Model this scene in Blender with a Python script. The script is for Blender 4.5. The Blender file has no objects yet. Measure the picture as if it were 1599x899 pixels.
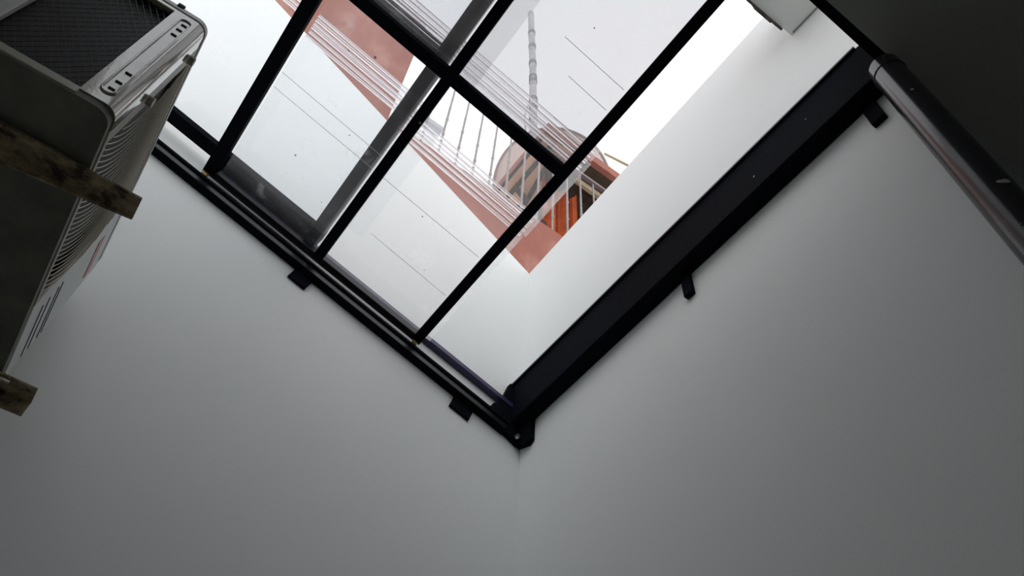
import bpy, bmesh, math, random
from mathutils import Matrix, Vector
random.seed(7)
sc = bpy.context.scene
col = sc.collection

# ------------------------------------------------------------------ camera, sky, exposure
E = 1.5                                   # eye height above the floor
F_PX = 1313.43                            # focal length in pixels of the 1599 px wide frame
cam_data = bpy.data.cameras.new('camera')
cam_data.sensor_width = 36.0
cam_data.lens = F_PX / 1599.0 * 36.0
cam_data.clip_start = 0.02
cam = bpy.data.objects.new('camera', cam_data)
col.objects.link(cam)
# rows: image right, image down, forward, in world axes (X along the left wall, Y along the right wall, Z up)
RIGHT = Vector((0.80281397, -0.59431433, 0.04775142))
DOWN = Vector((0.50957098, 0.64234362, -0.5724789))
FWD = Vector((0.3095596, 0.4839268, 0.81852777))
rot = Matrix((RIGHT, -DOWN, -FWD)).transposed()
cam.matrix_world = Matrix.Translation((0, 0, E)) @ rot.to_4x4()
sc.camera = cam

world = bpy.data.worlds.new('overcast_sky')
sc.world = world
world.use_nodes = True
wn = world.node_tree.nodes
wl = world.node_tree.links
wn.clear()
wout = wn.new('ShaderNodeOutputWorld')
wbg = wn.new('ShaderNodeBackground')
wtc = wn.new('ShaderNodeTexCoord')
wno = wn.new('ShaderNodeTexNoise')
wno.inputs['Scale'].default_value = 1.6
wno.inputs['Detail'].default_value = 4
wcr = wn.new('ShaderNodeValToRGB')
wcr.color_ramp.elements[0].position = 0.3
wcr.color_ramp.elements[0].color = (0.90, 0.93, 0.97, 1)
wcr.color_ramp.elements[1].position = 0.7
wcr.color_ramp.elements[1].color = (1.0, 1.0, 1.0, 1)
wl.new(wtc.outputs['Generated'], wno.inputs['Vector'])
wl.new(wno.outputs['Fac'], wcr.inputs['Fac'])
wl.new(wcr.outputs['Color'], wbg.inputs['Color'])
wbg.inputs['Strength'].default_value = 1.08
wl.new(wbg.outputs[0], wout.inputs['Surface'])

sc.view_settings.view_transform = 'Standard'
sc.view_settings.look = 'None'
sc.view_settings.exposure = 0.48
sc.view_settings.gamma = 1.0
sc.view_settings.use_curve_mapping = False
sc.cycles.max_bounces = 12
sc.cycles.diffuse_bounces = 6
sc.cycles.transparent_max_bounces = 24
sc.cycles.transmission_bounces = 8

# ------------------------------------------------------------------ materials
class NT:
    def __init__(s, name):
        s.m = bpy.data.materials.new(name)
        s.m.use_nodes = True
        s.t = s.m.node_tree
        s.b = s.t.nodes['Principled BSDF']
        s.o = s.t.nodes['Material Output']
    def n(s, k, **kw):
        x = s.t.nodes.new(k)
        for a, v in kw.items():
            if a in x.inputs: x.inputs[a].default_value = v
            else: setattr(x, a, v)
        return x
    def l(s, a, b): s.t.links.new(a, b)
    def noise(s, scale, detail=4, rough=0.6, stretch=None):
        tc = s.n('ShaderNodeTexCoord')
        nz = s.n('ShaderNodeTexNoise', Scale=scale, Detail=detail, Roughness=rough)
        if stretch:
            mp = s.n('ShaderNodeMapping')
            mp.inputs['Scale'].default_value = stretch
            s.l(tc.outputs['Object'], mp.inputs['Vector'])
            s.l(mp.outputs[0], nz.inputs['Vector'])
        else:
            s.l(tc.outputs['Object'], nz.inputs['Vector'])
        return nz.outputs['Fac']
    def ramp(s, fac, stops):
        r = s.n('ShaderNodeValToRGB')
        el = r.color_ramp.elements
        while len(el) < len(stops): el.new(0.5)
        for e, (p, c) in zip(el, stops):
            e.position = p
            e.color = (c[0], c[1], c[2], 1) if hasattr(c, '__len__') else (c, c, c, 1)
        s.l(fac, r.inputs['Fac'])
        return r.outputs['Color']
    def bump(s, fac, strength=0.1, dist=0.01):
        b = s.n('ShaderNodeBump', Strength=strength, Distance=dist)
        s.l(fac, b.inputs['Height'])
        s.l(b.outputs[0], s.b.inputs['Normal'])

def plain(name, c, rough=0.6, metal=0.0, var=0.06, scale=6.0, bump=0.05, bscale=60.0, spec=0.5, coat=0.0):
    q = NT(name)
    q.b.inputs['Roughness'].default_value = rough
    q.b.inputs['Metallic'].default_value = metal
    q.b.inputs['Specular IOR Level'].default_value = spec
    q.b.inputs['Coat Weight'].default_value = coat
    lo = [max(0, x * (1 - var)) for x in c]
    hi = [min(1, x * (1 + var)) for x in c]
    q.l(q.ramp(q.noise(scale), [(0.3, lo), (0.7, hi)]), q.b.inputs['Base Color'])
    if bump: q.bump(q.noise(bscale), bump, 0.004)
    return q.m

def wall_paint(name, c, marks=0.0):
    q = NT(name)
    q.b.inputs['Roughness'].default_value = 0.75
    q.b.inputs['Specular IOR Level'].default_value = 0.25
    base = q.ramp(q.noise(1.3, 5), [(0.25, [x * 0.965 for x in c]), (0.75, c)])
    if marks:
        spot = q.ramp(q.noise(11.0, 2, 0.4), [(0.76, 1.0), (0.80, 0.72)])
        mx = q.n('ShaderNodeMix', data_type='RGBA', blend_type='MULTIPLY')
        mx.inputs['Factor'].default_value = marks
        q.l(base, mx.inputs['A']); q.l(spot, mx.inputs['B'])
        base = mx.outputs['Result']
    q.l(base, q.b.inputs['Base Color'])
    q.bump(q.noise(7.0, 6, 0.55), 0.12, 0.01)
    return q.m

def chipped(name, c, chip, lo, hi, rough=0.35, scale=26.0, spec=0.5):
    q = NT(name)
    q.b.inputs['Roughness'].default_value = rough
    q.b.inputs['Specular IOR Level'].default_value = spec
    f = q.noise(scale, 2, 0.4)
    q.l(q.ramp(f, [(lo, c), (hi, chip)]), q.b.inputs['Base Color'])
    q.bump(q.noise(40.0, 3), 0.05, 0.003)
    return q.m

def glass(name, haze, tint, spots=0.25, scale=9.0, gloss=0.03, streak=None):
    """clear plastic sheet: mostly see-through, a little milky, more so where dust has settled"""
    q = NT(name)
    q.t.nodes.remove(q.b)
    tr = q.n('ShaderNodeBsdfTransparent', Color=(tint[0], tint[1], tint[2], 1))
    tl = q.n('ShaderNodeBsdfTranslucent', Color=(0.95, 0.95, 0.95, 1))
    gl = q.n('ShaderNodeBsdfGlossy', Color=(1, 1, 1, 1), Roughness=0.12)
    m1 = q.n('ShaderNodeMixShader')
    m2 = q.n('ShaderNodeMixShader')
    m2.inputs[0].default_value = gloss
    f = q.ramp(q.noise(scale, 6, 0.7, streak), [(0.35, haze * 0.75), (0.58, haze), (0.72, min(1, haze + spots))])
    q.l(f, m1.inputs[0])
    q.l(tr.outputs[0], m1.inputs[1]); q.l(tl.outputs[0], m1.inputs[2])
    q.l(m1.outputs[0], m2.inputs[1]); q.l(gl.outputs[0], m2.inputs[2])
    q.l(m2.outputs[0], q.o.inputs['Surface'])
    return q.m

def rod_glass(name, clear=0.45):
    q = NT(name)
    q.t.nodes.remove(q.b)
    tr = q.n('ShaderNodeBsdfTransparent', Color=(0.94, 0.93, 0.94, 1))
    g = q.n('ShaderNodeBsdfGlass', Color=(0.98, 0.97, 0.98, 1), Roughness=0.04, IOR=1.45)
    m = q.n('ShaderNodeMixShader')
    m.inputs[0].default_value = 1 - clear
    q.l(tr.outputs[0], m.inputs[1]); q.l(g.outputs[0], m.inputs[2])
    q.l(m.outputs[0], q.o.inputs['Surface'])
    return q.m

def rusty(name, paint, rust, lo=0.42, hi=0.60):
    q = NT(name)
    q.b.inputs['Roughness'].default_value = 0.7
    f = q.noise(14.0, 8, 0.72, (1, 1.5, 1))
    q.l(q.ramp(f, [(lo, rust), ((lo + hi) / 2, [a * 0.6 + b * 0.4 for a, b in zip(paint, rust)]), (hi, paint)]), q.b.inputs['Base Color'])
    q.bump(q.noise(45.0, 6), 0.25, 0.006)
    return q.m

M = {}
M['wall'] = wall_paint('white_wall_paint', (0.835, 0.85, 0.845), 0.12)
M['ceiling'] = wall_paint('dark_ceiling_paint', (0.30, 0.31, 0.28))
M['floor'] = plain('dark_floor_concrete', (0.34, 0.33, 0.31), 0.6)
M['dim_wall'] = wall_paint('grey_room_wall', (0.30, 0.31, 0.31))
M['black'] = chipped('black_gloss_paint', (0.006, 0.007, 0.010), (0.25, 0.25, 0.25), 0.80, 0.815, 0.30, 30.0, 0.42)
M['matte_black'] = chipped('black_satin_paint', (0.005, 0.006, 0.009), (0.35, 0.35, 0.35), 0.80, 0.81, 0.6, 24.0, 0.015)
M['post'] = chipped('blue_black_post_paint', (0.018, 0.019, 0.024), (0.45, 0.45, 0.46), 0.725, 0.735, 0.22, 21.0)
M['purple'] = plain('violet_black_paint', (0.022, 0.016, 0.075), 0.35, var=0.35, scale=20)
M['glass_near'] = glass('dusty_clear_sheet', 0.030, (0.985, 0.99, 0.995), 0.10, 10.0)
M['glass_far'] = glass('milky_clear_sheet', 0.065, (0.99, 0.985, 0.985), 0.10, 7.0)
M['glass_edge'] = glass('frosted_sheet_edge', 0.22, (0.97, 0.97, 0.97), 0.14, 22.0)
M['glass_upper'] = glass('greyed_clear_sheet', 0.06, (0.765, 0.76, 0.765), 0.10, 7.0)
M['glass_strip'] = glass('doubled_clear_sheet', 0.05, (0.93, 0.93, 0.93), 0.08, 9.0)
M['glass_hatch'] = glass('clear_hatch_sheet', 0.012, (0.985, 0.99, 0.995), 0.06, 6.0)
M['rod'] = rod_glass('clear_plastic_rib')
M['brass'] = plain('tarnished_brass', (0.45, 0.33, 0.14), 0.35, 0.9)
M['chrome'] = plain('scuffed_steel', (0.5, 0.5, 0.5), 0.35, 0.9)
M['terracotta'] = None
q = NT('terracotta_plaster')
q.b.inputs['Roughness'].default_value = 0.85
f1 = q.noise(3.2, 7, 0.65, (1, 1, 0.5))
q.l(q.ramp(f1, [(0.3, (0.27, 0.088, 0.062)), (0.52, (0.33, 0.118, 0.085)), (0.70, (0.46, 0.23, 0.185))]), q.b.inputs['Base Color'])
q.bump(q.noise(30.0, 5), 0.3, 0.01)
M['terracotta'] = q.m
M['soffit'] = plain('peach_soffit_paint', (0.95, 0.60, 0.42), 0.8, var=0.1)
M['dark_wood'] = plain('dark_brown_boards', (0.055, 0.035, 0.022), 0.7, var=0.4, scale=14, bump=0.3)
M['timber'] = plain('pale_timber', (0.50, 0.40, 0.27), 0.7, var=0.2, scale=12)
M['orange'] = plain('burnt_orange_cloth', (0.42, 0.075, 0.012), 0.85, var=0.25, scale=9)
M['cloth'] = plain('dark_plum_cloth', (0.05, 0.03, 0.045), 0.9, var=0.3)
M['iron'] = plain('grey_wrought_iron', (0.30, 0.27, 0.27), 0.5, 0.3, var=0.15)
M['iron_rail'] = plain('brown_grey_iron', (0.22, 0.18, 0.18), 0.5, 0.3, var=0.2)
M['dish'] = plain('dull_pinkish_beige_dish', (0.70, 0.61, 0.58), 0.7, var=0.06)
M['dish_rim'] = plain('dull_grey_rim', (0.36, 0.31, 0.29), 0.6)
M['arm'] = plain('yellowed_tube', (0.42, 0.36, 0.22), 0.5)
M['mast'] = plain('weathered_grey_pole', (0.58, 0.58, 0.60), 0.7, var=0.25, scale=20)
M['wire'] = plain('light_grey_wire', (0.42, 0.42, 0.44), 0.6)
M['bounce'] = plain('pale_bounce_floor', (0.80, 0.77, 0.72), 0.6)
M['seam'] = plain('pale_scratch', (0.72, 0.72, 0.72), 0.6)
M['cream'] = wall_paint('cream_render', (0.84, 0.82, 0.78))
M['grey_render'] = wall_paint('grey_render', (0.45, 0.46, 0.49))
M['ac'] = plain('aged_beige_enamel', (0.25, 0.228, 0.16), 0.16, var=0.05, scale=5, bump=0.35, bscale=22, spec=0.9, coat=1.0)
M['ac_front'] = plain('aged_beige_front', (0.36, 0.34, 0.28), 0.42, var=0.05)
M['ac_bar'] = plain('pale_beige_guard', (0.55, 0.51, 0.40), 0.4, var=0.04)
M['ac_white'] = plain('off_white_front', (0.62, 0.64, 0.62), 0.45, var=0.04)
M['ac_under'] = plain('grimy_base_enamel', (0.13, 0.13, 0.10), 0.6, var=0.3, scale=9)
M['coil'] = plain('black_coil_fins', (0.012, 0.012, 0.014), 0.6, var=0.5, scale=80)
M['mesh'] = plain('dark_wire_guard', (0.010, 0.010, 0.011), 0.5)
M['hole'] = plain('dark_slot', (0.004, 0.004, 0.004), 0.9)
M['lid'] = plain('pale_lid_edge', (0.55, 0.55, 0.53), 0.4)
M['badge'] = plain('pinkish_red_print', (0.50, 0.20, 0.22), 0.4, var=0.15, scale=25)
M['rubber_and_shade'] = plain('black_rubber_and_shade', (0.01, 0.01, 0.01), 0.8)
M['rust'] = rusty('rusting_beige_bracket', (0.36, 0.29, 0.17), (0.045, 0.022, 0.014), 0.42, 0.60)
M['rust_dark'] = rusty('rusted_strip', (0.10, 0.085, 0.08), (0.03, 0.02, 0.018))

# ------------------------------------------------------------------ geometry helpers
class MB:
    def __init__(s): s.bm = bmesh.new()
    def box(s, x0, x1, y0, y1, z0, z1, bevel=0.0, mat=None):
        vs = [s.bm.verts.new((x, y, z)) for x in (x0, x1) for y in (y0, y1) for z in (z0, z1)]
        fs = [s.bm.faces.new([vs[i] for i in f]) for f in
              ((0, 1, 3, 2), (4, 6, 7, 5), (0, 4, 5, 1), (2, 3, 7, 6), (0, 2, 6, 4), (1, 5, 7, 3))]
        if mat is not None: bmesh.ops.transform(s.bm, matrix=mat, verts=vs)
        if bevel:
            es = list({e for f in fs for e in f.edges})
            bmesh.ops.bevel(s.bm, geom=es, offset=bevel, segments=2, affect='EDGES', profile=0.5)
        return s
    def prism(s, poly, axis, a0, a1):
        """poly: 2-D outline; extruded along axis between a0 and a1"""
        def P(u, v, w):
            return {'x': (w, u, v), 'y': (u, w, v), 'z': (u, v, w)}[axis]
        lo = [s.bm.verts.new(P(u, v, a0)) for u, v in poly]
        hi = [s.bm.verts.new(P(u, v, a1)) for u, v in poly]
        s.bm.faces.new(lo); s.bm.faces.new(hi[::-1])
        n = len(poly)
        for i in range(n):
            j = (i + 1) % n
            s.bm.faces.new((lo[i], hi[i], hi[j], lo[j]))
        return s
    def tube(s, pts, r, n=10, cap=True):
        pts = [Vector(p) for p in pts]
        rs = r if hasattr(r, '__len__') else [r] * len(pts)
        rings = []
        up = None
        for i, p in enumerate(pts):
            d = (pts[min(i + 1, len(pts) - 1)] - pts[max(i - 1, 0)]).normalized()
            if up is None:
                up = d.orthogonal().normalized()
            else:
                up = (up - d * up.dot(d)).normalized()
            sd = d.cross(up)
            rings.append([s.bm.verts.new(p + (up * math.cos(2 * math.pi * k / n) + sd * math.sin(2 * math.pi * k / n)) * rs[i]) for k in range(n)])
        for a, b in zip(rings, rings[1:]):
            for k in range(n):
                s.bm.faces.new((a[k], a[(k + 1) % n], b[(k + 1) % n], b[k]))
        if cap:
            s.bm.faces.new(rings[0][::-1]); s.bm.faces.new(rings[-1])
        return s
    def ring(s, c, ax_u, ax_v, R, r, seg=48, n=6):
        c = Vector(c); ax_u = Vector(ax_u); ax_v = Vector(ax_v); ax_n = ax_u.cross(ax_v)
        rg = []
        for i in range(seg):
            a = 2 * math.pi * i / seg
            d = ax_u * math.cos(a) + ax_v * math.sin(a)
            rg.append([s.bm.verts.new(c + d * (R + r * math.cos(2 * math.pi * k / n)) + ax_n * r * math.sin(2 * math.pi * k / n)) for k in range(n)])
        for i in range(seg):
            a, b = rg[i], rg[(i + 1) % seg]
            for k in range(n):
                s.bm.faces.new((a[k], a[(k + 1) % n], b[(k + 1) % n], b[k]))
        return s
    def build(s, name, mat, parent=None, smooth=False):
        bmesh.ops.recalc_face_normals(s.bm, faces=s.bm.faces)
        me = bpy.data.meshes.new(name)
        s.bm.to_mesh(me); s.bm.free()
        me.materials.append(mat)
        if smooth:
            for p in me.polygons: p.use_smooth = True
            me.set_sharp_from_angle(angle=math.radians(40))
        o = bpy.data.objects.new(name, me)
        col.objects.link(o)
        if parent: o.parent = parent
        return o

def thing(name, label, cat, loc=(0, 0, 0), rotz=0.0, group=None):
    o = bpy.data.objects.new(name, None)
    o.empty_display_size = 0.1
    col.objects.link(o)
    o.location = loc
    o.rotation_euler = (0, 0, rotz)
    return tag(o, label, cat, group)
def tag(o, label, cat, group=None):
    o['label'] = label; o['category'] = cat
    if group: o['group'] = group
    return o
def struct(o, label, cat):
    tag(o, label, cat); o['kind'] = 'structure'
    return o

# the skylight frame runs down towards the corner: local axes u (down the slope), v = Y, n (normal)
T = 0.24691
SL = Matrix(((math.cos(T), 0, math.sin(T), 0), (0, 1, 0, 0), (-math.sin(T), 0, math.cos(T), E), (0, 0, 0, 1)))
K = 2.4366                                # distance of the lower panel plane from the eye

YW, XW = 1.80, 1.2415                     # inner faces of the left and right wall
XB = -0.62                                # wall that carries the air conditioner

# ------------------------------------------------------------------ the shell
def wl_top(x): return E + 3.237 + (1.242 - x) * 0.578
struct(MB().prism([(XB - 0.15, 0), (XW + 0.15, 0), (XW + 0.15, E + 3.237 - 0.15 * 0.578), (XW, E + 3.237), (XB - 0.15, wl_top(XB - 0.15))], 'y', YW, YW + 0.15).build('wall_left', M['wall']),
       'white painted left wall rising past the skylight to a sloping top', 'wall')
struct(MB().prism([(0.13, 0), (YW, 0), (YW, E + 3.245), (0.28, E + 3.275), (0.13, E + 3.28)], 'x', XW, XW + 0.15).build('wall_right', M['wall']),
       'white painted right wall behind the black beam, level top edge', 'wall')
struct(MB().box(XB - 0.15, XB, -3.0, YW, 0, E + 2.62).build('wall_side', M['wall']),
       'white side wall behind the air conditioner', 'wall')
struct(MB().box(XB - 0.15, 3.6, -3.15, -3.0, 0, E + 2.2).build('wall_rear', M['dim_wall']),
       'grey rear wall of the dim room behind the viewer', 'wall')
struct(MB().box(XW, 3.6, 0.09, 0.13, 0, E + 2.4).build('wall_adjoining', M['dim_wall']),
       'grey wall running off behind the round post', 'wall')
struct(MB().box(3.6, 3.75, -3.15, 0.25, 0, 0.9).box(3.6, 3.75, -3.15, 0.25, 2.1, E + 2.2).box(3.6, 3.75, -3.15, -2.3, 0.9, 2.1).box(3.6, 3.75, -1.2, 0.25, 0.9, 2.1).build('wall_end', M['dim_wall']),  # unseen opening added to let sky light reach the dark ceiling
       'grey end wall of the dim room with an added opening for fill light', 'wall')
struct(MB().box(XB - 0.15, 3.75, -3.15, YW + 0.15, -0.15, 0).build('floor', M['floor']),
       'dark concrete floor under the light well', 'floor')
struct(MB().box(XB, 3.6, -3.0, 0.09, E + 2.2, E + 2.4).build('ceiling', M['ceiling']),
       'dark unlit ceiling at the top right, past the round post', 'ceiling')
slab = MB().box(0.90, XW, 0.0, 0.275, E + 2.947, E + 3.16).build('trim_1', M['wall'])
struct(slab, 'white concrete roof edge jutting over the right wall near the top', 'ledge')
fl = MB()
x = 0.90
while x < 1.195:
    w = random.uniform(0.02, 0.07)
    x1 = min(x + w, 1.2)
    d = random.uniform(0.010, 0.022)
    fl.box(x, x1, 0.2755, 0.2755 + random.uniform(0.006, 0.012), E + 2.947 - d, E + 2.947 + 0.035)
    x = x1
fl.build('metal_flashing', M['rust_dark'], slab)
MB().tube([(1.236, 0.264, E + 2.9455), (1.236, 0.10, E + 2.9455)], 0.0013, 6).build('joint_crack', M['rust_dark'], slab)

# ------------------------------------------------------------------ steel frame of the skylight
fr = thing('steel_framework', 'black steel frame fixed round the skylight: wall track, deep right beam and near beam', 'frame', (0, 0, E))
def fbuild(mb, name, mat, **k):
    o = mb.build(name, mat, None, **k)
    o.parent = fr
    o.matrix_parent_inverse = Matrix.Translation((0, 0, -E))
    return o
t = MB()
t.box(-0.72 * 1.45, 0.60, 1.770, 1.798, 2.3610, 2.4020, 0.003, SL)
fbuild(t, 'track_rail', M['black'])
fbuild(MB().box(-1.044, 0.60, 1.764, 1.7695, 2.3905, 2.4040, 0.001, SL), 'track_lip', M['matte_black'])
fbuild(MB().box(-1.044, 0.60, 1.766, 1.799, 2.3560, 2.3605, 0.001, SL), 'track_foot', M['matte_black'])
fbuild(MB().box(1.18, XW - 0.001, 0.092, YW - 0.002, E + 2.200, E + 2.402, 0.004), 'side_beam', M['matte_black'])
fbuild(MB().box(1.172, 1.186, 0.14, YW - 0.002, E + 2.396, E + 2.404), 'beam_lip', M['black'])
fbuild(MB().box(-1.15, 0.66, 0.055, 0.120, K, K + 0.07, 0.003, SL), 'near_beam', M['matte_black'])
# short plates that hang the frame on the walls
def s_at(x): return (x - 2.36 * math.sin(T)) / math.cos(T)
for x0, x1 in ((0.265, 0.335), (0.946, 1.029)):
    fbuild(MB().box(s_at(x0) , s_at(x1), 1.788, 1.7985, 2.2965, 2.365, 0.0015, SL), 'mounting_tab', M['matte_black'])
for y0, y1, z0, skew in ((0.910, 0.943, 2.097, 0.0), (0.192, 0.233, 2.097, 0.0)):
    fbuild(MB().box(1.222, XW - 0.001, y0, y1, E + z0, E + 2.215, 0.0015), 'mounting_tab', M['matte_black'])
cp = MB()
cp.prism([(1.712, E + 2.215), (1.712, E + 2.100), (1.735, E + 2.088), (YW - 0.002, E + 2.118), (YW - 0.002, E + 2.215)], 'x', 1.216, XW - 0.002)
cp.prism([(1.095, E + 2.215), (1.12, E + 2.158), (1.216, E + 2.118), (XW - 0.002, E + 2.118), (XW - 0.002, E + 2.40), (1.165, E + 2.40), (1.128, E + 2.27), (1.10, E + 2.25)], 'y', 1.7765, YW - 0.002)
cpo = fbuild(cp, 'corner_plate', M['matte_black'])
MB().tube([(1.205, 1.773, E + 2.137), (1.205, 1.760, E + 2.137)], 0.009, 6).build('bolt', M['chrome'], cpo).matrix_parent_inverse = Matrix.Translation((0, 0, -0.0))

# violet rail on the left wall above the track
tag(MB().box(-0.76, 0.655, 1.772, 1.799, 2.4920, 2.5140, 0.002, SL).build('wall_rail', M['purple']),
    'violet-black flat rail on the left wall just above the track, bare near the corner', 'rail')

# ------------------------------------------------------------------ lower panel: three bars, crossbar, bottom rail, plastic sheets
pn = thing('skylight', 'black barred skylight panel with dusty clear plastic sheets above the light well', 'skylight', (0, 0, E))
def pbuild(mb, name, mat, root=None, **k):
    r = root or pn
    o = mb.build(name, mat, r, **k)
    o.matrix_parent_inverse = Matrix.Translation((0, 0, -E))
    return o
for u0, u1 in ((-0.787, -0.741), (-0.313, -0.278), (0.140, 0.175)):
    pbuild(MB().box(u0, u1, 0.121, 1.770, K, K + 0.030, 0.0025, SL), 'bar', M['matte_black'])
pbuild(MB().box(-0.787, 0.175, 1.750, 1.780, K + 0.0005, K + 0.0305, 0.0025, SL), 'bottom_rail', M['black'])
for u0, u1 in ((-0.741, -0.313), (-0.278, 0.140)):
    pbuild(MB().box(u0, u1, 0.915, 0.955, K + 0.0005, K + 0.030, 0.0025, SL), 'crossbar', M['matte_black'])
G = K + 0.031
def sheet(u0, u1, v0, v1, n0, mat, name='plastic_sheet', th=0.003):
    return pbuild(MB().box(u0, u1, v0, v1, n0, n0 + th, 0, SL), name, mat)
sheet(-0.735, -0.290, 0.90, 1.775, G, M['glass_near'])
sheet(-0.735, -0.2805, 0.12, 0.935, G + 0.005, M['glass_upper'])
sheet(-0.335, 0.168, 0.90, 1.775, G + 0.010, M['glass_far'])
sheet(-0.280, 0.168, 0.12, 0.935, G + 0.005, M['glass_upper'])
sheet(-0.300, -0.220, 0.12, 0.935, G + 0.015, M['glass_strip'])
sheet(-0.277, -0.218, 0.935, 1.6, G, M['glass_hatch'])
# frosted lips along the right edge of the sheets
for v0, v1, w in ((0.12, 0.50, 0.203), (0.505, 0.86, 0.200), (0.865, 1.20, 0.205), (1.205, 1.765, 0.198)):
    pbuild(MB().box(0.166, w, v0, v1, G + 0.010, G + 0.0125, 0, SL), 'sheet_lip', M['glass_edge'])
# clear moulded ribs where the sheets lap
rib_rows = [(0.837, 0.0045), (0.852, 0.0055), (0.868, 0.0045), (0.880, 0.006), (0.895, 0.005), (0.908, 0.0055),
            (1.078, 0.005), (1.094, 0.0065), (1.109, 0.0045), (1.122, 0.006), (1.140, 0.005), (1.158, 0.0055)]
for v, r in rib_rows:
    for u0, u1, dv in ((-0.735, -0.318, 0.0), (-0.330, 0.190, 0.050 if v > 1 else 0.0)):
        a = SL @ Vector((u0, v + dv, G + 0.024)); b = SL @ Vector((u1, v + dv + random.uniform(-0.004, 0.004), G + 0.024))
        pbuild(MB().tube([a, b], r, 10), 'sheet_rib', M['rod'], smooth=True)
# scratched seam lines across the sheets
for v, u0, u1 in ((1.36, -0.735, 0.13), (1.30, -0.735, -0.32), (1.56, -0.20, 0.13), (0.62, -0.1, 0.13), (0.70, -0.02, 0.13)):
    a = SL @ Vector((u0, v, G - 0.0012)); b = SL @ Vector((u1, v + 0.004, G - 0.0012))
    pbuild(MB().tube([a, b], 0.0008, 6), 'sheet_seam', M['seam'])
# brass rollers at the foot of the outer bars
for u in (-0.775, 0.150):
    ro = MB()
    ro.tube([SL @ Vector((u - 0.004, 1.778, K - 0.012)), SL @ Vector((u + 0.016, 1.778, K - 0.012))], 0.013, 14)
    pbuild(ro, 'roller', M['brass'], smooth=True)

# ------------------------------------------------------------------ upper hatch, pushed to the left above the panel
ht = thing('roof_hatch', 'black framed roof hatch slid left above the barred panel, its corner near the crossing bars', 'hatch', (0, 0, E))
H = K + 0.070
for nm, a in (('hatch_rail', (-1.25, -0.330, 1.708, 1.760)), ('hatch_rail', (-1.25, -0.382, 0.900, 0.948)), ('hatch_stile', (-0.382, -0.331, 0.12, 1.708))):
    pbuild(MB().box(a[0], a[1], a[2], a[3], H, H + 0.030, 0.0025, SL), nm, M['matte_black'] if nm == 'hatch_rail' else M['black'], ht)
for v0, v1 in ((0.948, 1.720), (0.12, 0.910)):
    pbuild(MB().box(-1.25, -0.37, v0, v1, H + 0.031, H + 0.034, 0, SL), 'hatch_sheet', M['glass_hatch'], ht)
for v, r in ((1.075, 0.006), (1.09, 0.005), (1.105, 0.006), (1.122, 0.005), (1.137, 0.006)):
    pbuild(MB().tube([SL @ Vector((-1.25, v, H + 0.042)), SL @ Vector((-0.80, v, H + 0.042))], r, 10), 'hatch_rib', M['rod'], ht, smooth=True)

# dark strip painted in as hatch rail shade, between rail and wall
pbuild(MB().box(-0.785, -0.332, 1.761, 1.799, H + 0.004, H + 0.020, 0.002, SL), 'shade_strip', M['rubber_and_shade'], ht)
# bits of dry leaf and grit lying on the sheets
for u, v, a_ in ((-0.10, 1.39, 0.004), (-0.56, 1.52, 0.005), (-0.45, 1.33, 0.0035), (-0.40, 1.60, 0.003), (-0.60, 1.10, 0.005), (-0.05, 0.55, 0.004), (0.02, 1.55, 0.003), (-0.16, 0.42, 0.004), (-0.52, 1.06, 0.007)):
    pbuild(MB().box(u - a_ * 0.6, u + a_ * 0.6, v - a_ * 0.4, v + a_ * 0.45, G + 0.0145, G + 0.0175, 0.001, SL), 'leaf_scrap', M['dark_wood'])

# ------------------------------------------------------------------ round post under the near end of the right beam
ps = thing('support_post', 'round blue-black steel post standing at the near end of the right wall', 'post', (1.185, 0.118, 0))
MB().tube([(0, 0, 0.006), (0, 0, E + 2.2)], 0.041, 40).build('shaft', M['post'], ps, smooth=True)
MB().box(-0.05, 0.05, -0.09, 0.045, 0.0, 0.006).build('base_plate', M['black'], ps)
MB().ring((0, 0, E + 2.150), (1, 0, 0), (0, 1, 0), 0.041, 0.0025, 40, 6).build('weld_bead', M['black'], ps, smooth=True)

# ------------------------------------------------------------------ air conditioner on two rusty brackets
AX, AY, AZ = -0.254, 0.922, E + 1.33
ANG = -math.radians(2.17)
LN, HT, DP = 0.775, 0.487, 0.29
ac = thing('air_conditioner', 'aged beige outdoor air conditioner unit on two rusty wall brackets, seen from below', 'air conditioner', (AX, AY, AZ), ANG)

def rounded_rect(x0, x1, y0, y1, r, n=6):
    pts = []
    for cx, cy, a0 in ((x1 - r, y0 + r, -90), (x1 - r, y1 - r, 0), (x0 + r, y1 - r, 90), (x0 + r, y0 + r, 180)):
        for i in range(n + 1):
            a = math.radians(a0 + 90 * i / n)
            pts.append((cx + r * math.cos(a), cy + r * math.sin(a)))
    return pts
MB().prism(rounded_rect(-DP, -0.003, 0.002, LN, 0.030), 'z', 0.0, 0.022).build('base_pan', M['ac_under'], ac, smooth=True)
MB().prism(rounded_rect(-DP, 0.002, -0.002, LN, 0.028), 'z', HT - 0.014, HT).build('top_lid', M['lid'], ac, smooth=True)
# near end: front corner post (wraps round onto the front), bottom lip, rear post
R = 0.026
prof = [(-0.072, 0.0), (-0.052, 0.0), (-0.050, 0.0045), (-0.020 - R * 0.2, 0.0045), (-R, 0.0)]
prof = [(-0.072, 0.0), (-R, 0.0)]
for i in range(1, 9):
    a = math.radians(-90 + 90 * i / 8)
    prof.append((-R + R * math.cos(a), R + R * math.sin(a)))
prof += [(0.0, 0.050), (-0.010, 0.050), (-0.010, R + 0.002), (-R, 0.012), (-0.072, 0.012)]
cpost = MB().prism(prof, 'z', 0.020, HT - 0.012).build('corner_post', M['ac'], ac, smooth=True)
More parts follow.
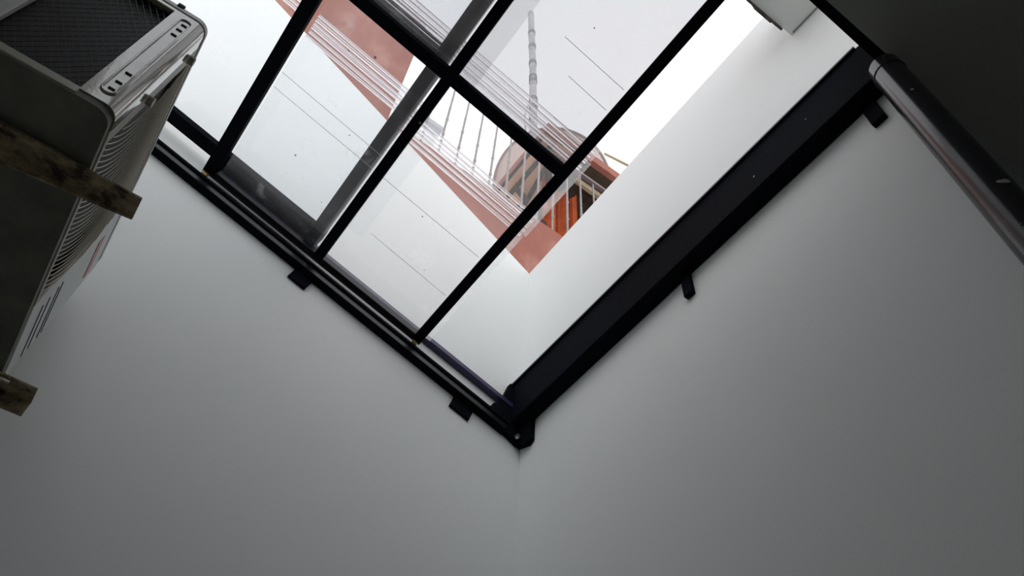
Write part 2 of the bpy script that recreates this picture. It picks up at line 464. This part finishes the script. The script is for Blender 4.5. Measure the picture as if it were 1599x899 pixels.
# pressed groove on the corner post: a raised rim round a long stadium with slots at both ends
rim = []
for i in range(12):
    a = math.radians(180 + 180 * i / 11); rim.append((-0.038 + 0.013 * math.cos(a), -0.0012, 0.062 + 0.013 * math.sin(a)))
for i in range(12):
    a = math.radians(180 * i / 11); rim.append((-0.038 + 0.013 * math.cos(a), -0.0012, 0.432 + 0.013 * math.sin(a)))
rim.append(rim[0])
MB().tube(rim, 0.0024, 8).build('pressed_rim', M['ac'], ac, smooth=True)
for z in (0.068, 0.098, 0.140, 0.362, 0.392, 0.420):
    MB().box(-0.042, -0.030, -0.0022, 0.002, z - 0.0022, z + 0.0022).build('vent_slot', M['hole'], ac)
MB().box(-DP, -0.070, 0.0, 0.012, 0.004, 0.027, 0.002).build('bottom_lip', M['ac'], ac)
MB().box(-DP, -0.248, 0.0, 0.014, 0.027, HT - 0.012, 0.002).build('rear_post', M['lid'], ac)
MB().box(-0.250, -0.070, 0.0, 0.012, HT - 0.030, HT - 0.013, 0.002).build('upper_lip', M['ac'], ac)
MB().box(-DP + 0.004, -0.030, 0.022, 0.034, 0.020, HT - 0.014).build('coil', M['coil'], ac)
gm = MB()
P = 0.016
x0, x1, z0, z1 = -0.247, -0.073, 0.028, 0.470
k = -40
for sgn in (1, -1):
    for k in range(-40, 60):
        # line x - x0 = s*(z - z0) + k*P clipped to the opening
        pts = []
        for z in (z0, z1):
            xx = (x0 + k * P + sgn * (z - z0) * 0.58)
            pts.append((xx, z))
        (xa, za), (xb, zb) = pts
        def clip(xa, za, xb, zb):
            if xb == xa: return None
            tt = sorted(((x0 - xa) / (xb - xa), (x1 - xa) / (xb - xa)))
            t0, t1 = max(0, tt[0]), min(1, tt[1])
            if t1 - t0 < 0.002: return None
            return (xa + (xb - xa) * t0, za + (zb - za) * t0, xa + (xb - xa) * t1, za + (zb - za) * t1)
        c = clip(xa, za, xb, zb)
        if c: gm.tube([(c[0], 0.013 + 0.002 * sgn, c[1]), (c[2], 0.013 + 0.002 * sgn, c[3])], 0.0009, 4)
g = gm.build('coil_guard', M['mesh'], ac); g['kind'] = 'stuff'
MB().box(-0.078, -0.062, -0.005, 0.010, HT - 0.004, HT + 0.010, 0.002).build('cable_clip', M['rubber_and_shade'], ac)
# front: dark fan recess behind a guard of closely set curved bars
MB().box(-0.045, -0.022, 0.048, 0.532, 0.022, HT - 0.015).build('fan_recess', M['coil'], ac)
gr = MB().box(-0.012, 0.0, 0.050, 0.084, 0.020, HT - 0.013, 0.002).box(-0.012, 0.0, 0.515, 0.530, 0.020, HT - 0.013, 0.002)
gr.box(-0.012, 0.0, 0.084, 0.515, 0.020, 0.034, 0.002).box(-0.012, 0.0, 0.084, 0.515, HT - 0.030, HT - 0.013, 0.002)
gr = gr.build('fan_grille', M['ac_front'], ac)
def lean(z):
    # slope of a guard bar: leans away at the foot, upright, then back
    d = 0.545 - 4.6 * (z - 0.02)
    return max(d, -0.28)
y = -0.02
while y < 0.60:
    pts, yy = [], y
    for j in range(15):
        z = 0.030 + (HT - 0.055) * j / 14
        pts.append((-0.002 + 0.010 * math.sin(math.pi * j / 14), yy, z))
        yy += lean(z) * (HT - 0.055) / 14
    pts = [p for p in pts if 0.080 < p[1] < 0.520]
    if len(pts) > 2:
        MB().tube(pts, 0.0011, 6).build('guard_bar', M['ac_bar'], gr, smooth=True)
    y += 0.0150
for y, z in ((0.066, 0.200), (0.066, 0.425)):
    MB().tube([(-0.010, y, z), (0.012, y, z)], 0.010, 14).build('guard_clip', M['ac_front'], ac, smooth=True)
sp = MB().box(-0.014, 0.0, 0.530, LN, 0.020, HT - 0.013, 0.003).build('service_panel', M['ac_white'], ac)
for z in (0.088, 0.118, 0.158, 0.178):
    MB().box(-0.001, 0.0012, 0.585, LN - 0.012, z - 0.0022, z + 0.0022).build('panel_groove', M['hole'], ac)
MB().box(0.0, 0.0018, 0.605, 0.735, 0.372, 0.404, 0.0006).build('brand_badge', M['badge'], ac)
MB().prism(rounded_rect(-DP, -0.014, 0.034, LN - 0.004, 0.02), 'z', 0.022, 0.026).build('inner_tray', M['coil'], ac)
MB().box(-DP, -DP + 0.012, 0.02, LN - 0.01, 0.02, HT - 0.013).build('back_panel', M['ac'], ac)
MB().box(-DP, -0.02, LN - 0.014, LN - 0.003, 0.02, HT - 0.013).build('far_end_panel', M['ac'], ac)
for y in (0.145, 0.735):
    MB().box(-0.255, -0.035, y - 0.020, y + 0.020, -0.012, 0.001, 0.003).build('mounting_foot', M['ac_under'], ac)

def bracket(y, tip, label, web_tip, web_root, hole):
    b = thing('wall_bracket', label, 'bracket', (AX, AY, AZ - 0.0125), ANG)
    w = 0.052
    top = MB()
    xr = XB - AX + 0.003 - y * math.tan(-ANG) * 0 - 0.03
    if hole:
        # slotted flange: four strips round the slot
        hx0, hx1, hy0, hy1 = -0.030, 0.022, y - w / 2 + 0.010, y - w / 2 + 0.021
        top.box(xr, hx0, y - w / 2, y + w / 2, -0.005, 0).box(hx1, tip, y - w / 2, y + w / 2, -0.005, 0)
        top.box(hx0, hx1, y - w / 2, hy0, -0.005, 0).box(hx0, hx1, hy1, y + w / 2, -0.005, 0)
    else:
        top.box(xr, tip, y - w / 2, y + w / 2, -0.005, 0)
    top.build('flange', M['rust'], b)
    MB().prism([(xr, -0.004), (tip, -0.004), (tip, -0.004 - web_tip), (xr, -0.004 - web_root)], 'y', y + w / 2 - 0.005, y + w / 2).build('web', M['rust'], b)
    MB().box(xr - 0.006, xr + 0.002, y - w / 2 - 0.02, y + w / 2 + 0.02, -0.32, 0.05).build('wall_plate', M['rust'], b)
    return b
bracket(0.145, 0.100, 'rust-stained beige bracket under the near end of the air conditioner', 0.003, 0.075, False)
bracket(0.738, 0.078, 'dark slotted bracket end under the far end of the air conditioner', 0.040, 0.060, True)

# ------------------------------------------------------------------ the houses above the left wall
tall = thing('terracotta_house', 'tall terracotta plastered house wall rising behind the left wall', 'building', (0, 0, 0))
MB().box(-3.2, 0.40, 2.0, 4.5, 0, E + 5.70).build('wall', M['terracotta'], tall)
MB().box(-3.2, 0.40, 1.99, 2.06, E + 5.70, E + 5.75).build('coping', M['terracotta'], tall)

bal = thing('balcony', 'terracotta balcony with a plastered front, seen past the corner of the well', 'balcony', (0, 0, 0))
MB().box(0.402, 4.2, 2.0, 4.5, 0, E + 3.60).build('base', M['terracotta'], bal)
MB().box(0.402, 4.2, 2.121, 4.5, E + 3.60, E + 3.615).build('bounce_floor', M['bounce'], bal)  # pale floor layer added to bounce light up onto the soffit
MB().box(0.402, 4.2, 2.0, 2.12, E + 3.60, E + 4.19).build('parapet', M['terracotta'], bal)

rl = thing('balcony_railing', 'grey wrought iron balcony railing of twisted bars on the terracotta front', 'railing', (0, 2.05, E + 4.19))
xs = [0.628 + 0.1165 * i for i in range(0, 20)]
bal_mesh = None
for i, x in enumerate(xs):
    if bal_mesh is None:
        m = MB().tube([(0, 0, 0), (0, 0, 1.08)], 0.0066, 8)
        # twist: two fine strands wound round the bar
        for ph in (0, math.pi):
            m.tube([(0.0062 * math.cos(ph + z * 60), 0.0062 * math.sin(ph + z * 60), z) for z in [0.15 + 0.01 * j for j in range(61)]], 0.0022, 5)
        o = m.build('baluster', M['iron'], rl, smooth=True)
        bal_mesh = o.data
        cm = MB()
        for zc in (0.0,):
            cm.tube([(0, 0, -0.012), (0, 0, -0.004), (0, 0, 0.004), (0, 0, 0.012)], [0.007, 0.0105, 0.0105, 0.007], 8)
        oc = cm.build('collar', M['iron'], o, smooth=True)
        col_mesh = oc.data
        oc.location = (0, 0, 0.30)
        c2 = oc.copy(); col.objects.link(c2); c2.parent = o; c2.location = (0, 0, 0.50)
    else:
        o = bpy.data.objects.new('baluster', bal_mesh); col.objects.link(o); o.parent = rl
        dz = 0.03 * ((i * 3) % 4)
        for zc in (0.26 + dz, 0.47 + dz):
            c2 = bpy.data.objects.new('collar', col_mesh); col.objects.link(c2); c2.parent = o; c2.location = (0, 0, zc)
    o.location = (x, 0, 0)
MB().box(xs[0] - 0.05, xs[-1] + 0.02, -0.018, 0.018, 1.08, 1.105, 0.004).build('handrail', M['iron_rail'], rl)
MB().box(xs[0] - 0.05, xs[-1] + 0.02, -0.010, 0.010, 0.0, 0.016, 0.003).build('foot_rail', M['iron_rail'], rl)

rf = thing('porch_roof', 'flat porch roof over the balcony with a terracotta front edge and brown soffit', 'roof', (0, 0, E + 5.48))
MB().box(1.46, 4.2, 2.03, 2.72, 0.012, 0.10).build('slab', M['terracotta'], rf)
MB().box(1.46, 4.2, 1.985, 2.03, 0.0, 0.105, 0.003).build('front_edge', M['terracotta'], rf)
MB().box(1.46, 1.482, 2.03, 2.72, -0.012, 0.012).build('edge_beam', M['dark_wood'], rf)
MB().box(1.482, 1.80, 2.03, 2.72, 0.002, 0.012).build('soffit_panel', M['soffit'], rf)
MB().box(1.80, 4.2, 2.03, 2.72, 0.002, 0.012).build('soffit_panel', M['dark_wood'], rf)
MB().prism([(1.540, 2.04), (1.568, 2.04), (1.568, 2.71), (1.540, 2.71)], 'z', -0.03, 0.002).build('joist', M['dark_wood'], rf)
MB().prism([(1.585, 2.10), (1.615, 2.10), (1.735, 2.70), (1.705, 2.70)], 'z', -0.032, 0.0015).build('joist', M['dark_wood'], rf)
MB().prism([(1.60, 2.15), (1.66, 2.15), (1.755, 2.33), (1.745, 2.42), (1.70, 2.36)], 'z', -0.034, 0.001).build('bracing_board', M['dark_wood'], rf)
MB().prism([(1.525, 2.49), (1.54, 2.46), (1.69, 2.50), (1.68, 2.54)], 'z', -0.06, -0.033).build('tie', M['dark_wood'], rf)
MB().box(1.86, 3.6, 2.155, 2.185, -0.06, 0.001, 0.003).build('cross_beam', M['timber'], rf)
MB().box(3.9, 4.0, 2.2, 2.3, -1.88, 0.002).build('corner_post', M['dark_wood'], rf)
MB().box(1.84, 1.88, 2.60, 2.64, -1.88, 0.002).build('corner_post', M['dark_wood'], rf)
MB().box(1.88, 4.2, 2.66, 2.70, -1.88, 0.002).build('back_wall', M['dark_wood'], rf)

# orange curtain hanging behind the bars
cu = MB()
cols_ = 40
prev = None
for i in range(cols_ + 1):
    x = 1.64 + 0.30 * i / cols_
    y = 2.25 + 0.03 * math.sin(i * 0.5) + 0.012 * math.sin(i * 1.3 + 1)
    a = cu.bm.verts.new((x, y, E + 3.62)); b = cu.bm.verts.new((x, y + 0.01, E + 5.42 - 0.10 * abs(math.sin(i * 0.25))))
    a2 = cu.bm.verts.new((x, y + 0.012, E + 3.62)); b2 = cu.bm.verts.new((x, y + 0.022, E + 5.42 - 0.10 * abs(math.sin(i * 0.25))))
    if prev:
        cu.bm.faces.new((prev[0], a, b, prev[1])); cu.bm.faces.new((prev[2], prev[3], b2, a2)); cu.bm.faces.new((prev[1], b, b2, prev[3]))
    prev = (a, b, a2, b2)
tag(cu.build('curtain', M['orange'], smooth=True), 'burnt orange cloth hanging under the porch roof behind the railing', 'curtain')
# dark bundle on the railing foot
bd = MB()
bmesh.ops.create_icosphere(bd.bm, subdivisions=3, radius=0.1)
for v in bd.bm.verts:
    k_ = 1 + 0.16 * math.sin(v.co.x * 60) * math.sin(v.co.y * 47 + 1) + 0.12 * math.sin(v.co.z * 70)
    v.co = Vector((v.co.x * 1.5 * k_, v.co.y * 0.8 * k_, v.co.z * 1.1 * k_)) + Vector((1.47, 2.22, E + 4.512))
bo = bd.build('cloth_bundle', M['cloth'], smooth=True)
tag(bo, 'dark plum bundle of cloth behind the railing, left of the orange cloth', 'cloth')
tag(MB().box(1.36, 1.60, 2.13, 2.24, E + 3.615, E + 4.395, 0.01).build('storage_box', M['dark_wood']), 'dark brown box standing behind the balcony front under the cloth bundle', 'box')

# satellite dish on the porch roof
ds = thing('satellite_dish', 'large round pinkish-beige dish standing on the porch roof', 'satellite dish', (2.08, 2.70, E + 5.58))
dc = Vector((-0.02, 0.02, 0.80))
dn = (Vector((0, 0, E)) - (Vector((2.08, 2.70, E + 5.58)) + dc)).normalized()
dn = Vector((dn.x, dn.y, dn.z)).normalized()
du = dn.orthogonal().normalized(); dv = dn.cross(du)
dm = MB()
rings = []
RD = 0.500
for layer, off in ((0, 0.0), (1, -0.012)):
    rr = []
    for i in range(9):
        r = RD * i / 8
        dep = 0.13 * (1 - (r / RD) ** 2)
        c = dc + dn * (dep + off) - dn * 0.0
        if i == 0: rr.append([dm.bm.verts.new(c)])
        else: rr.append([dm.bm.verts.new(c + (du * math.cos(2 * math.pi * k / 48) + dv * math.sin(2 * math.pi * k / 48)) * r) for k in range(48)])
    for i in range(1, 9):
        for k in range(48):
            j = (k + 1) % 48
            if i == 1: dm.bm.faces.new((rr[0][0], rr[1][k], rr[1][j]))
            else: dm.bm.faces.new((rr[i - 1][k], rr[i][k], rr[i][j], rr[i - 1][j]))
    rings.append(rr)
for k in range(48):
    j = (k + 1) % 48
    dm.bm.faces.new((rings[0][8][k], rings[0][8][j], rings[1][8][j], rings[1][8][k]))
dm.build('reflector', M['dish'], ds, smooth=True)
MB().ring(dc, du, dv, RD, 0.012, 64, 8).build('rim', M['dish_rim'], ds, smooth=True)
MB().tube([(0, -0.12, 0), (0, -0.12, 0.2), tuple(dc - dn * 0.02)], 0.03, 12).build('mount_pole', M['iron'], ds, smooth=True)
MB().tube([(0.17, -0.45, 0.935), (0.555, -0.545, 0.855)], [0.010, 0.014], 10).build('feed_arm', M['arm'], ds, smooth=True)

# thin wrapped mast at the corner of the porch roof
ma = thing('aerial_mast', 'thin grey mast wound with loose wire, against the white sky', 'mast', (1.490, 2.20, E + 5.58))
top = Vector((-0.130, 0, 2.9))
MB().tube([(0, 0, 0), tuple(top * 0.5 + Vector((0.01, 0, 0))), tuple(top)], 0.030, 12).build('pole', M['mast'], ma, smooth=True)
def on_mast(z): return top * (z / 2.9) + Vector((0.01 * math.sin(math.pi * z / 2.9), 0, 0))
for z in (0.42, 0.62, 0.78, 1.15, 1.24, 1.55, 1.95, 2.3):
    w = []
    for j in range(40):
        a = j * 0.55
        p = on_mast(z + 0.0022 * j)
        w.append(p + Vector((math.cos(a) * 0.033, math.sin(a) * 0.033, 0)))
    w.insert(0, w[0] + Vector((-0.06, 0, 0.07))); w.append(w[-1] + Vector((0.05, 0.0, -0.06)))
    MB().tube(w, 0.0028, 5).build('wire_wrap', M['wire'], ma, smooth=True)
MB().tube([on_mast(0.72) + Vector((-0.03, 0, 0)), on_mast(0.55) + Vector((-0.075, 0, 0)), on_mast(0.35) + Vector((-0.085, 0, 0)), on_mast(0.16) + Vector((-0.07, 0, 0)), on_mast(0.02) + Vector((0.0, 0, 0))], 0.005, 6).build('loose_wire', M['wire'], ma, smooth=True)

# pale house behind the railing
ch = thing('cream_house', 'small cream rendered house corner behind the left end of the railing', 'building', (0, 0, 0))
MB().box(0.43, 0.98, 4.6, 6.0, 0, E + 10.6).build('wall', M['cream'], ch)
MB().box(0.43, 1.25, 4.6, 5.8, 0, E + 9.55).build('lower_wall', M['cream'], ch)
MB().box(0.43, 1.56, 4.52, 4.7, E + 9.55, E + 9.72).build('ledge', M['cream'], ch)
MB().box(1.0, 1.62, 4.50, 4.62, E + 10.05, E + 10.15).build('ledge', M['grey_render'], ch)
